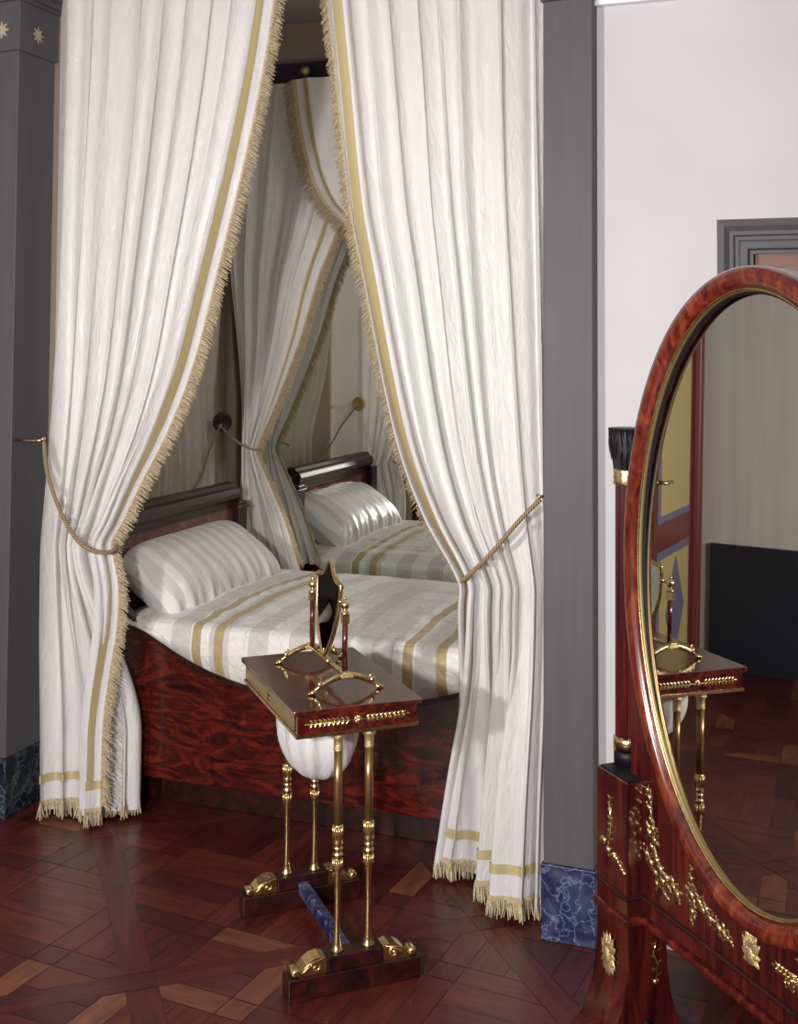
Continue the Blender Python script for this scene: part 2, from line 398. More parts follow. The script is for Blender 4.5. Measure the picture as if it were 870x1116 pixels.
# pilasters
def pilaster(name, x0, x1, y0, y1, marble, zf, label):
    root = empty(name, ((x0 + x1) / 2, (y0 + y1) / 2, 0)); tag(root, kind='structure')
    cx, cy = (x0 + x1) / 2, (y0 + y1) / 2; hx, hy = (x1 - x0) / 2, (y1 - y0) / 2
    def bx(nm, ex, z0, z1, m, bev=.003): return box(nm, -hx - ex, hx + ex, -hy - ex, hy + ex, z0, z1, m, root, bev)
    bx('shaft', 0, .22, zf, GREY); bx('marble_base', .006, 0, .22, marble); bx('frieze', .008, zf, zf + .19, GREY)
    b = MB()
    for k, (e, z0, z1) in enumerate(((.018, .19, .205), (.03, .205, .23), (.045, .23, .27), (.06, .27, .49))): b.box(-hx - e, hx + e, -hy - e, hy + e, zf + z0, zf + z1)
    b.build('cornice', GREY, root, .003)
    def star(c, ax):
        b = MB()
        for k in range(8):
            a = k * pi / 4; ln = .036
            d = Vector((math.cos(a), 0, math.sin(a))) if ax == 'y' else Vector((0, math.cos(a), math.sin(a)))
            b.leaf(c, d, ln, .007, .002, (0, -1, 0) if ax == 'y' else (1, 0, 0))
        b.build('painted_star', CREAMP, root, fix=False)
    return root, star, hx, hy
pil, star, hx, hy = pilaster('pilaster', -3.10, -2.868, 3.64, 3.86, MARBD, 2.855, '')
star((hx - .075, -hy - .0095, 2.935), 'y'); star((hx + .0095, -.01, 2.935), 'x'); star((hx - .195, -hy - .0095, 2.935), 'y')
pil2, star, hx, hy = pilaster('pilaster', -.815, -.664, 3.49, 3.70, MARB, 2.80, '')
star((0, -hy - .0095, 2.89), 'y')
# front wall left of left pilaster, with painted panel door
b = MB(); b.box(-4.4, -4.28, 3.70, 3.86, 0, ZC); b.box(-4.28, -3.28, 3.70, 3.86, 2.35, ZC); b.box(-3.28, -3.10, 3.70, 3.86, 0, ZC)
tag(b.build('wall_front_left', GREY), kind='structure')
casing('trim_4', -4.34, -3.22, 2.42, 3.70, .11, REDFR)
d2 = box('door_2', -4.24, -3.32, 3.70, 3.74, 0.01, 2.33, REDFR, kind='structure')
for z0, z1 in ((.10, .76), (.90, 1.95), (2.02, 2.28)):
    box('panel_frame', -4.14, -3.42, 3.692, 3.70, z0, z1, BLUEGR, d2, .002); box('panel', -4.10, -3.46, 3.686, 3.692, z0 + .04, z1 - .04, YELLOW, d2, .001)
b = MB(); b.prism([(-3.78, .16), (-3.58, .43), (-3.78, .70), (-3.98, .43)], lambda a, c, t: (a, t, c), 3.680, 3.686); b.build('diamond_panel', BLUEGR, d2)
b = MB(); b.tube([(-3.36, 3.70, 1.12), (-3.36, 3.64, 1.12), (-3.46, 3.635, 1.12)], .01, 8); b.lathe([(.02, 0), (.022, .01), (.02, .012)], (-3.36, 3.69, 1.12), 12, 'y'); b.build('door_handle', GILT, d2)

# wall mirror in the recess with its top rail
mir = empty('wall_mirror', ((XL + XR) / 2, YM, .25)); tag(mir, 'huge wall mirror on the back of the bed recess reflecting bed and drapes', 'mirror')
mx = (XL + XR) / 2
box('mirror_glass', XL - mx + .002, XR - mx + .075, 0, .018, .05, 2.79, GLASS, mir)
box('top_rail', XL - mx + .002, XR - mx + .075, -.03, .018, 2.79, 2.89, mat('rail_paint', (.035, .018, .05), .45), mir, .004)

# ------------------------------------------------------------------ curtains
def fringe_mb(pts, dirs, ln, rnd, wob=.004, th=.0011, droop=.35):
    b = MB()
    for p, d in zip(pts, dirs):
        p = Vector(p); d = Vector(d).normalized(); l = ln * rnd.uniform(.8, 1.12)
        d = (d + Vector((rnd.uniform(-.15, .15), rnd.uniform(-.25, .25), rnd.uniform(-.15, .15)))).normalized()
        q1 = p + d * l * .5 + Vector((0, 0, -droop * .2 * l)); q2 = q1 + (d * l * .45 + Vector((rnd.uniform(-wob, wob), rnd.uniform(-wob, wob), -droop * l * .6)))
        b.tube([p, q1, q2], [th, th * 1.35, th * .8], 3, cap=False)
    return b
def curtain_set(name, label, P, z0, z1, width, mside, nu=300, nv=150, band=(.045, .085), fl=.042, hem=True, matl=None, seed=1, fdir=1, hemband=None, edge_fringe=True, zfr=None, fdroop=.35, group=None):
    """P(s, z) -> Vector; s=0 outer edge, s=1 leading edge; width = flat cloth width in m"""
    matl = matl or SILK
    root = empty(name, P(.5, z0)); tag(root, label, 'curtain', group); rl = Vector(root.location)
    b = MB(); b.grid(lambda a, c: P(a, lerp(z0, z1, c)) - rl, nu, nv, us=width, vs=z1 - z0)
    b.build('drape', matl, root, fix=False)
    e = .004
    def Nrm(s, z):
        a = P(min(1, s + e), z) - P(max(0, s - e), z); c = P(s, z + .01) - P(s, z - .01); n = a.cross(c).normalized(); return n * mside
    rnd = random.Random(seed)
    # ribbon along the leading edge and along the hem
    s0, s1 = 1 - band[1] / width * 1., 1 - band[0] / width
    b = MB(); n = 5
    b.grid(lambda a, c: P(lerp(s0, s1, a), lerp(z0 + (.13 if hem else 0), z1, c)) + Nrm(lerp(s0, s1, a), lerp(z0, z1, c)) * .0025 - rl, n, nv)
    if hem:
        hz = hemband or (.105, .135)
        b.grid(lambda a, c: P(a, z0 + lerp(hz[0], hz[1], c)) + Nrm(a, z0 + lerp(*hz, c)) * .004 - rl, nu, 2)
    b.build('gold_ribbon', GOLDRIB, root, fix=False)
    if edge_fringe:
        pts = []; ds = []; zz = z0 + .05
        while zz < z1:
            p = P(1, zz); d = p - P(.985, zz); d.z = 0; d.normalize(); d.z = -.25
            pts.append(p - rl - d * .004); ds.append(d); zz += rnd.uniform(.0014, .0030)
        fr = fringe_mb(pts, ds, fl, rnd, droop=fdroop, th=.0016).build('fringe', FRINGE, root, fix=False)
        # woven header of the fringe
        b = MB(); b.grid(lambda a, c: P(lerp(1 - .014 / width, 1, a), lerp(z0, z1, c)) + Nrm(lerp(1 - .014 / width, 1, a), lerp(z0, z1, c)) * .002 - rl, 2, nv); b.build('fringe_heading', FRINGE, root, fix=False)
    if hem:
        pts = []; ds = []; N = int(width / .0042)
        for k in range(N + 1):
            s = k / N; pts.append(P(s, z0 + .03) + Nrm(s, z0 + .03) * .003 - rl); ds.append(Vector((0, 0, -1)))
        fringe_mb(pts, ds, .055, rnd, .003, .0024, 0).build('hem_fringe', FRINGE, root, fix=False)
        b = MB(); b.grid(lambda a, c: P(a, z0 + lerp(.022, .04, c)) + Nrm(a, z0 + lerp(.022, .04, c)) * .0035 - rl, nu, 1); b.build('hem_fringe_heading', FRINGE, root, fix=False)
    return root

def folds(seed, N):
    rnd = random.Random(seed); w = [rnd.uniform(.55, 1.5) for _ in range(N)]; t = sum(w); c = [0]
    for q in w: c.append(c[-1] + q / t)
    amp = [rnd.uniform(.55, 1.25) for _ in range(N)]; sk = [rnd.uniform(.3, .7) for _ in range(N)]; ph = [rnd.uniform(0, 6.28) for _ in range(N)]
    def fn(s, z):
        s = min(max(s, 0), .99999)
        for k in range(N):
            if s < c[k + 1] or k == N - 1:
                t = (s - c[k]) / (c[k + 1] - c[k]); break
        sk_ = sk[k] + .12 * math.sin(z * 1.7 + ph[k])
        t2 = .5 * t / sk_ if t < sk_ else .5 + .5 * (t - sk_) / (1 - sk_)
        return (.5 - .5 * math.cos(2 * pi * t2)) ** .8 * amp[k] * (1 + .2 * math.sin(z * 2.3 + ph[k] * 2)), math.sin(2 * pi * t2)
    def fn2(s, z):
        a, b = fn(s, z); c = math.sin(s * N * 2 * pi * 1.37 + ph[0] + .7 * math.sin(z * .9)) + .6 * math.sin(s * N * 2 * pi * 2.21 + ph[1] + .5 * z)
        return a + .09 * c, b
    return fn2

# left front curtain
FL = folds(11, 9)
leadL = [(0, -2.42), (.67, -2.42), (.85, -2.44), (.98, -2.478), (1.02, -2.484), (1.094, -2.44), (1.231, -2.372), (1.433, -2.265), (1.666, -2.17), (1.995, -2.081), (2.386, -1.98), (2.736, -1.905), (2.972, -1.868), (3.3, -1.82)]
outL = [(0, -2.755), (.5, -2.75), (1.0, -2.748), (1.6, -2.765), (2.4, -2.79), (3.3, -2.80)]
sxL = [(0, 0), (.25, .40), (.5, .88), (.60, .97), (.72, .80), (.84, .55), (1, .79)]
syL = [(0, 3.68), (.25, 3.76), (.5, 3.82), (.60, 3.85), (.72, 3.80), (.84, 3.73), (1, 3.70)]
def PL(s, z):
    xl, xr = interp(outL, z), interp(leadL, z); g = s
    f, h = FL(s, z); k = 1 - sst(.30, .98, z)
    amp = interp([(0, .05), (.9, .06), (1.3, .05), (2.2, .04), (3.3, .035)], z) * min(1, (1 - s) / .04) * min(1, s / .03 + .3)
    y = interp([(0, 3.72), (1.0, 3.73), (1.6, 3.76), (3.3, 3.79)], z)
    xs = xl + (xr - xl) * interp(sxL, s); ys = interp(syL, s)
    x = lerp(xl + (xr - xl) * g, xs, k); y = lerp(y, ys, k)
    kk = 1 - sst(0, .06, s); x = lerp(x, -2.862, kk); y = lerp(y, 3.885, kk); amp *= 1 - kk; h *= 1 - kk
    return Vector((x + h * .016 * min(1, (1 - s) / .05), y - amp * f * lerp(1, .75, k) + .035 * math.exp(-((s - .80) / .018) ** 2) * (1 - k) + .02 * math.exp(-((s - .45) / .02) ** 2), z))
curtain_set('front_curtain', 'white taffeta curtain with gold fringe tied back to the left grey pilaster', PL, .035, 3.3, 1.5, 1, seed=3, group='front curtains of the bed recess', band=(.05, .08))

# right front curtain
FR = folds(23, 9)
leadR = [(0, -1.235), (.35, -1.18), (.64, -1.135), (.93, -1.118), (1.0, -1.120), (1.185, -1.238), (1.375, -1.328), (1.594, -1.395), (1.982, -1.483), (2.216, -1.534), (2.699, -1.596), (2.931, -1.625), (3.3, -1.66)]
outR = [(0, -.83), (1.0, -.822), (3.3, -.822)]
sxR = [(0, 0), (.30, .28), (.36, .40), (.40, .36), (.55, .50), (.60, .60), (.64, .56), (.85, .97), (.92, 1.0), (1, .90)]
syR = [(0, 3.60), (.30, 3.56), (.36, 3.57), (.40, 3.66), (.55, 3.64), (.60, 3.66), (.64, 3.76), (.85, 3.75), (.92, 3.80), (1, 3.87)]
def PR(s, z):
    xl, xr = interp(outR, z), interp(leadR, z)
    f, h = FR(s, z); k = 1 - sst(.25, .95, z)
    amp = interp([(0, .03), (.9, .05), (1.3, .05), (2.2, .045), (3.3, .035)], z) * min(1, (1 - s) / .04) * min(1, s / .03 + .3)
    y = interp([(0, 3.66), (1.0, 3.66), (1.6, 3.68), (3.3, 3.70)], z)
    xs = xl + (xr - xl) * interp(sxR, s); ys = interp(syR, s)
    x = lerp(xl + (xr - xl) * s, xs, k); y = lerp(y, ys, k)
    return Vector((x - h * .016 * min(1, (1 - s) / .05), y - amp * f * lerp(1, .7, k) + .06 * math.exp(-((s - .13) / .014) ** 2) + .03 * math.exp(-((s - .82) / .02) ** 2) * (1 - k), z))
curtain_set('front_curtain', 'white taffeta curtain with gold fringe tied back to the right grey pilaster', PR, .035, 3.3, 1.6, -1, seed=5, group='front curtains of the bed recess', band=(.085, .118))

# back curtain gathered at the left corner of the mirror
FA = folds(31, 6)
leadA = [(.68, -2.385), (.94, -2.485), (1.19, -2.61), (1.24, -2.622), (1.42, -2.54), (1.77, -2.395), (2.077, -2.295), (2.337, -2.185), (2.94, -2.0), (3.1, -1.97)]
outA = [(.70, -2.68), (.93, -2.71), (1.24, -2.70), (1.6, -2.72), (2.2, -2.79), (3.0, -2.83)]
def PA(s, z):
    xl, xr = interp(outA, z), interp(leadA, z); f, h = FA(s, z)
    amp = interp([(.7, .05), (1.26, .03), (1.8, .03), (3.0, .03)], z) * min(1, (1 - s) / .05)
    return Vector((xl + (xr - xl) * s + h * .008, 5.165 - amp * f, z))
curtain_set('back_curtain', 'cream back curtain with gold ribbon gathered beside the recess mirror above the headboard', PA, .66, 3.02, 1.0, 1, nu=160, nv=110, hem=False, group='back curtains beside the recess mirror', fl=.035, band=(.10, .145), seed=7, fdroop=.7)
# second back curtain crossing over it from the knob to the right
FB = folds(41, 8)
leadB = [(.70, -1.0), (1.2, -1.05), (1.6, -1.35), (2.0, -1.80), (2.317, -2.144), (2.442, -2.265), (2.6877, -2.362), (3.0, -2.414), (3.1, -2.42)]
def PB(s, z):
    xl, xr = -.80, interp(leadB, z); f, h = FB(s, z)
    amp = .04 * min(1, (1 - s) / .05) * (.6 if z > 2.6 else 1)
    return Vector((xl + (xr - xl) * s - h * .008, 5.09 - amp * f, z))
curtain_set('back_curtain', 'cream back curtain hanging from the knob on the mirror rail, sweeping right', PB, .80, 3.02, 1.5, -1, nu=170, nv=110, hem=False, group='back curtains beside the recess mirror', fl=.055, band=(.05, .08), seed=8, fdroop=.5)
# pleated hanging on the left wall of the recess
FW = folds(51, 12)
def PW(s, z):
    ya = interp([(.7, 4.0), (1.12, 4.3), (1.6, 4.1), (2.2, 3.95), (3.0, 3.90)], z); yb = interp([(.7, 5.15), (1.12, 5.0), (1.6, 5.14), (2.2, 5.2), (3.0, 5.2)], z)
    yb = max(yb, 5.12); f, h = FW(s, z); return Vector((XL + .025 + f * .035, lerp(ya, yb, s), z))
root = empty('wall_hanging', (XL + .02, 4.5, .7)); tag(root, 'white silk pleated hanging, tinted taupe for shade, on the left side wall of the bed recess', 'curtain')
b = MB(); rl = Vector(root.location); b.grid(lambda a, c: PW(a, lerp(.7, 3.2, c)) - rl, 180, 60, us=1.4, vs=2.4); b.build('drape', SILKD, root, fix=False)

# rosettes, ropes
def rosette(loc, d, R, label, m, stemlen=.05):
    root = empty('holdback_rosette', loc); tag(root, label, 'curtain holdback', 'round curtain holdbacks in the recess')
    q = Vector(d).to_track_quat('Y', 'Z').to_matrix()
    def add(nm, prof, mm):
        b = MB(); b.lathe(prof, (0, 0, 0), 28, 'y'); b.v = [tuple(q @ Vector(v)) for v in b.v]; b.build(nm, mm, root)
    add('disc', [(.002, .0), (R * .25, -.001), (R * .35, .006), (R * .62, .004), (R * .72, .010), (R * .95, .008), (R, .0), (R * .97, -.010), (.004, -.012)], m)
    add('stem', [(.008, -stemlen), (.011, -stemlen + .004), (.007, -stemlen * .6), (.007, -.012)], GILTF)
    return root
def rope(name, pts, label, rad=.0075, n=10):
    P = [Vector(p) for p in pts]; out = []
    for k in range(len(P) - 1):
        p0, p1, p2, p3 = P[max(k - 1, 0)], P[k], P[k + 1], P[min(k + 2, len(P) - 1)]
        for i in range(n):
            t = i / n; out.append(.5 * ((2 * p1) + (p2 - p0) * t + (2 * p0 - 5 * p1 + 4 * p2 - p3) * t * t + (3 * p1 - p0 - 3 * p2 + p3) * t ** 3))
    out.append(P[-1]); b = MB(); b.tube(out, rad, 9); o = b.build(name, ROPE); tag(o, label, 'rope', 'gold curtain ropes'); return o
rosette((-2.75, 5.045, 1.375), (.75, -1, 0), .047, 'dark turned rosette near the recess mirror holding the back curtain rope', MAHOD)
rosette((-2.73, 3.80, 1.385), (-.2, 1, 0), .045, 'gilt rosette behind the left curtain, seen reflected in the mirror', GILTF, .03)
b = MB(); b.tube([(-2.875, 3.66, 1.386), (-2.76, 3.645, 1.388), (-2.735, 3.65, 1.392)], .005, 8); b.blob((-2.735, 3.65, 1.395), .009)
tag(b.build('curtain_hook', GILT), 'small gilt hook on the left pilaster carrying the curtain rope', 'hook', 'gilt hooks on the pilasters')
b = MB(); b.tube([(-.822, 3.55, 1.29), (-.84, 3.545, 1.288), (-.848, 3.545, 1.295)], .005, 8)
tag(b.build('curtain_hook', GILT), 'small gilt hook on the right pilaster carrying the curtain rope', 'hook', 'gilt hooks on the pilasters')
rope('tieback_rope', [(-2.735, 3.655, 1.385), (-2.705, 3.64, 1.27), (-2.63, 3.625, 1.13), (-2.55, 3.62, 1.035), (-2.485, 3.635, 1.0), (-2.455, 3.70, 1.0), (-2.50, 3.80, 1.04)], 'gold twisted rope holding the left front curtain')
rope('tieback_rope', [(-.838, 3.552, 1.28), (-.90, 3.545, 1.215), (-1.0, 3.56, 1.10), (-1.09, 3.59, 1.015), (-1.125, 3.64, .998), (-1.135, 3.70, 1.0), (-1.09, 3.78, 1.03)], 'gold twisted rope holding the right front curtain')
rope('tieback_rope', [(-2.745, 5.03, 1.35), (-2.70, 5.05, 1.30), (-2.64, 5.08, 1.255), (-2.585, 5.10, 1.24), (-2.57, 5.14, 1.235)], 'thin rope from the dark rosette to the back curtain', .005)
rope('tieback_rope', [(-2.755, 5.03, 1.35), (-2.79, 4.99, 1.24), (-2.80, 4.93, 1.12), (-2.80, 4.8, 1.02)], 'thin rope from the dark rosette down to the wall hanging', .005)
rope('tieback_rope', [(-2.74, 3.81, 1.37), (-2.78, 3.95, 1.26), (-2.79, 4.12, 1.14), (-2.80, 4.35, 1.05)], 'thin rope from the gilt rosette to the wall hanging', .005)
b = MB(); b.lathe([(.004, -.03), (.018, -.028), (.024, -.012), (.02, 0), (.010, .006), (.010, .03)], (-2.40, 5.215, 3.085), 16, 'y')
tag(b.build('rail_knob', GILTF), 'round bronze knob on the dark rail above the mirror', 'knob')

# ------------------------------------------------------------------ bed
bed = empty('bed', (-1.72, 4.45, 0)); tag(bed, 'mahogany boat bed with curved side and scrolled headboard in the recess', 'bed')
def zs(x): return .475 + .24 * abs((x) / .80) ** 2.6          # top of the boat side, local x
YF = 3.90 - 4.45; YB = 5.11 - 4.45
def side(y0, y1, nm, m):
    n = 40; x0, x1 = -.92, .92
    top = [(lerp(x0, x1, k / n), zs(lerp(x0, x1, k / n))) for k in range(n + 1)]
    b = MB(); b.prism([(x0, .125)] + top[:] + [(x1, .125)], lambda a, c, t: (a, t, c), y0, y1); return b.build(nm, m, bed, .004)
side(YF, YF + .03, 'side_board', FLAME); side(YB - .03, YB, 'side_board', MAHO)
b = MB(); n = 40
b.grid(lambda a, c: (lerp(-.92, .92, a), YF + [-.006, -.006, .034, .034][int(c * 3 + .01)], zs(lerp(-.92, .92, a)) + [-.002, .014, .014, -.002][int(c * 3 + .01)]), n, 3, closev=False, sm=False); b.build('side_moulding', MAHOD, bed)
box('plinth', -.88, .88, YF + .11, YB - .04, 0, .13, MAHOD, bed, .003)
for sx in (-1, 1):
    xe = .945 * sx; nm = 'headboard' if sx < 0 else 'footboard'
    hb = box(nm, min(xe, xe - .05 * sx) , max(xe, xe - .05 * sx), YF + .05, YB - .16, .12, 1.03, OVALW, bed, .004)
    # scrolled top rail
    b = MB(); prof = []
    for qa, qc in ((.03, .985), (.034, 1.02), (.05, 1.035), (.056, 1.055), (.05, 1.078), (.030, 1.088), (.02, 1.105), (-.025, 1.105), (-.035, 1.085), (-.048, 1.075), (-.052, 1.05), (-.04, 1.03), (-.03, .985)): prof.append((qa, qc))
    b.prism(prof, lambda a, c, t: (xe - .02 * sx + a, t, c), YF - .0, YB - .17); b.build('top_rail', MAHOD, hb, .004)
    b = MB(); b.box(xe - .085 if sx > 0 else xe, xe if sx > 0 else xe + .085, YF - .035, YF + .05, 0, 1.02)
    b.build('corner_post', MAHOD, hb, .005)
    b = MB(); b.box(xe - .085 if sx > 0 else xe, xe if sx > 0 else xe + .085, YB - .2, YB - .125, 0, 1.02); b.build('corner_post', MAHOD, hb, .005)
    b = MB(); z = .98
    b.box(xe - .09, xe + .09, YB - .22, YB - .11, .985, 1.0); b.build('post_cap', MAHOD, hb, .004)

# mattress under a striped coverlet
mt = empty('mattress', (-1.72, 4.45, .45)); tag(mt, 'mattress under cream and gold striped silk coverlet on the mahogany bed', 'mattress')
def cov(a, c):
    x = lerp(-.88, .88, a); yf, yb = YF - .012, YB - .012; zt = .712 - .45
    L1 = .26; wr = .014 * mnoise.noise((x * 9, c * 3, 1)) + .005 * mnoise.noise((x * 26, c * 6, 2))
    zb = zs(x) - .45 + .004
    if c < .3:
        t = c / .3; z = lerp(zb, zt - .03, t); y = yf - .012 * math.sin(pi * t) + .020 * (1 - t) ** 3
        return (x, y - .35 * abs(wr) * t, z)
    if c < .42:
        t = (c - .3) / .12 * pi / 2; return (x, yf + .045 * (1 - math.cos(t)) - .2 * abs(wr) * math.cos(t), zt - .03 + .03 * math.sin(t) + wr * .3 * math.sin(t))
    if c > .93:
        t = (c - .93) / .07; return (x, yb + .012 * math.sin(t * pi / 2), zt - .03 - .20 * t ** 1.3)
    t = (c - .42) / .51; y = lerp(yf + .045, yb, t)
    z = zt + .02 * math.sin(pi * min(1, t * 1.2)) - .03 * sst(.85, 1, t) ** 2 + wr * .3
    z += (.007 * mnoise.noise((x * 2.2, y * 9 + x * 2, 3)) + .005 * mnoise.noise((x * 5, y * 24 - x * 3, 7))) * sst(1, .9, t)
    z -= .03 * sst(.78, .88, abs(x)); return (x, y, z)
b = MB(); b.grid(cov, 160, 110)
b.uv = [tuple((b.v[i][0] - 1.72, b.v[i][1] * 1. + b.v[i][2]) for i in f) for f in b.f]
cv = b.build('coverlet', COVER, mt, fix=False)
b = MB(); b.box(-.87, .87, YF + .035, YB - .035, -.30, .235); b.build('mattress_body', WHITEM, mt, .03)

def pillow(name, label, loc, rot, lx, ly, th):
    b = MB()
    def fn(a, c):
        # unwrapped closed pillow, a around the short section, c along the length
        an = a * 2 * pi; w = math.cos(an); h = math.sin(an); t = (c - .5) * 2
        ends = max(0, (1 - abs(t) ** 5)) ** .42
        cw = abs(w) ** .62 * (1 if w > 0 else -1); ch = abs(h) ** 1.0 * (1 if h > 0 else -1)
        wid = lx / 2 * (1 - .05 * (1 - abs(t) ** 2)) * (1 - .10 * (1 - ends))
        x = wid * cw * (.82 + .18 * ends); z = th / 2 * ch * ends * (1 - .25 * abs(cw) ** 3)
        y = t * ly / 2 * (1 - .06 * (1 - abs(cw) ** 2))
        pk = .006 * math.sin(t * 40 + an * 3) * abs(cw) ** 3 * ends + .004 * math.sin(t * 23) * abs(w) * ends
        return (x + pk, y, z + pk)
    b.grid(fn, 64, 80, closeu=True)
    b.uv = [tuple((b.v[i][0] + 5 * (b.v[i][2] > 0) * 0, b.v[i][1]) for i in f) for f in b.f]
    n = 64
    o = b.build(name, PILLOWM, None, fix=True); o.location = loc; o.rotation_euler = rot; tag(o, label, 'pillow'); return o
pillow('pillow', 'plump white satin pillow with tonal stripes leaning on the headboard', (-2.52, 4.46, .805), (0, math.radians(35), 0), .41, .95, .225)

# ------------------------------------------------------------------ work table
T = empty('work_table', (-1.413, 3.248, 0), .7226); tag(T, 'small mahogany work table on four gilt columns in front of the bed', 'table')
hu, hv, zt = .185, .297, .767
box('table_top', -hu, hu, -hv, hv, zt - .014, zt, TABLEW, T, .002)
bxu, bxv = hu - .012, hv - .010
frz = box('drawer_case', -bxu, bxu, -bxv, bxv, zt - .066, zt - .014, TABLEW, T, .001)
def ring_box(nm, e, z0, z1, m, par):
    b = MB()
    w = .006
    b.box(-bxu - e, bxu + e, -bxv - e, -bxv + w, z0, z1); b.box(-bxu - e, bxu + e, bxv - w, bxv + e, z0, z1)
    b.box(-bxu - e, -bxu + w, -bxv, bxv, z0, z1); b.box(bxu - w, bxu + e, -bxv, bxv, z0, z1); return b.build(nm, m, par)
ring_box('gilt_edging', .004, zt - .075, zt - .066, GILT, T)
box('under_board', -.13, .13, -.25, .25, zt - .085, zt - .072, GILTF, T, .002)
def wreath(half, m, nrm, place, parent, nm='gilt_spray', sz=1., nlf=9):
    """laurel spray about a centre; place(a, c) -> xyz, nrm outward"""
    b = MB(); pl = lambda a, c: Vector(place(a, c))
    b.tube([pl(-half, .0) + Vector(nrm) * .002, pl(half, .0) + Vector(nrm) * .002], .0013 * sz, 6)
    for sgn in (-1, 1):
        for k in range(nlf):
            a = sgn * half * (.16 + .80 * k / nlf)
            for s2 in (-1, 1):
                d = pl(a + sgn * .6, s2 * .5) - pl(a, 0); b.leaf(pl(a, 0), d, .018 * sz, .0045 * sz, .004 * sz, nrm)
            b.blob(pl(a + sgn * .006, .0) + Vector(nrm) * .003, .0028 * sz, seg=6)
        b.leaf(pl(sgn * half * .95, 0), pl(sgn * 2, 0) - pl(0, 0), .016 * sz, .004 * sz, .003, nrm)
    for k in range(10):
        a = k / 10 * 2 * pi; d = pl(math.cos(a), math.sin(a)) - pl(0, 0); b.leaf(pl(0, 0), d, .013 * sz, .0045 * sz, .006 * sz, nrm)
    b.blob(pl(0, 0) + Vector(nrm) * .005, .006 * sz); return b.build(nm, m, parent, fix=False)
zc = zt - .040
for sg in (-1, 1):
    wreath(.145, GILT, (0, sg, 0), lambda a, c: (a, sg * (bxv + .001), zc + c), frz)
# gilt framed long sides
for sg in (-1, 1):
    b = MB(); X = sg * bxu
    for (v0, v1, z0, z1) in ((-bxv + .02, bxv - .02, zc - .021, zc - .016), (-bxv + .02, bxv - .02, zc + .014, zc + .019), (-bxv + .02, -bxv + .028, zc - .021, zc + .019), (bxv - .028, bxv - .02, zc - .021, zc + .019)):
        b.box(min(X, X + sg * .003), max(X, X + sg * .003), v0, v1, z0, z1)
    b.build('inlay_frame', GILT, frz)
    box('inlay_panel', min(X, X + sg * .0015), max(X, X + sg * .0015), -bxv + .03, bxv - .03, zc - .015, zc + .013, GILTF, frz)
    b = MB()
    for k in range(8):
        a = k * pi / 4; b.leaf((X + sg * .002, 0, zc), (0, math.cos(a), math.sin(a)), .014, .004, .005, (sg, 0, 0))
    b.build('keyhole_mount', GILT, frz, fix=False)
colprof = [(.0175, .098), (.0175, .104), (.013, .110), (.011, .125), (.0085, .14), (.0075, .20), (.0085, .30), (.0125, .312), (.0135, .33), (.0135, .345), (.0125, .350), (.0145, .353), (.0145, .36), (.0095, .364), (.013, .370), (.013, .377), (.0095, .380),
           (.0145, .385), (.0145, .392), (.0125, .396), (.0135, .42), (.0135, .435), (.012, .438)]
for su in (-.045, .045):
    for sv in (-.25, .25):
        b = MB(); b.lathe(colprof, (su, sv, 0), 16); lg = b.build('leg', GILT, T)
        b = MB(); b.lathe([(.0115, .438), (.0115, .64)], (su, sv, 0), 18); b.build('upper_shaft', mat('bronze_brown', (.32, .19, .08), .3, .8), lg)
        b = MB(); b.lathe([(.0115, .635), (.014, .64), (.0125, .646), (.013, .668), (.018, .674), (.018, .683)], (su, sv, 0), 16); b.build('capital', GILTF, lg)
        b = MB()
        for k in range(12):
            a = k / 12 * 2 * pi; b.tube([(su + .0138 * math.cos(a), sv + .0138 * math.sin(a), .398), (su + .0138 * math.cos(a), sv + .0138 * math.sin(a), .434)], .0018, 5)
        b.build('upper_collar', GILT, lg); b = MB()
        for k in range(12):
            a = k / 12 * 2 * pi
            b.tube([(su + .0135 * math.cos(a), sv + .0135 * math.sin(a), .315), (su + .0135 * math.cos(a), sv + .0135 * math.sin(a), .346)], .0018, 5)
        b.build('lower_collar', GILT, lg)
for sv in (-.25, .25):
    ft = box('foot_block', -.19, .19, sv - .032, sv + .032, 0, .058, MAHOD, T, .003)
    box('foot_plinth', -.08, .08, sv - .028, sv + .028, .058, .099, MAHOD, ft, .002)
    for sg in (-1, 1):
        b = MB(); pts = []; N = 26
        # scrolled shell: outline falling outwards, with curl at the tip
        out = [(sg * .082, .059), (sg * .082, .098), (sg * .10, .103), (sg * .12, .10), (sg * .14, .088), (sg * .155, .072), (sg * .168, .066), (sg * .168, .059)]
        b.prism(out, lambda a, c, t: (a, t, c), sv - .024, sv + .024, False)
        for side_ in (-1, 1):
            sp = [(sg * (.112 + .018 * (1 - k / N) * math.cos(k / N * 9)), sv + side_ * .025, .078 + .018 * (1 - k / N) * math.sin(k / N * 9)) for k in range(N)]
            b.tube(sp, .0022, 6)
            for q in range(3): b.tube([(sg * (.088 + .012 * q), sv + side_ * .025, .099 - .004 * q), (sg * (.13 + .006 * q), sv + side_ * .026, .090 - .008 * q), (sg * (.158), sv + side_ * .022, .068 - .002 * q)], .0018, 6)
        b.lathe([(.004, -.027), (.0115, -.026), (.0125, 0), (.0115, .026), (.004, .027)], (sg * .168, sv, .070), 14, 'y')
        b.build('scroll_mount', GILT, ft)
b = MB(); b.box(-.016, .016, -.22, .22, .045, .082); b.build('stretcher', MARB, T, .005)
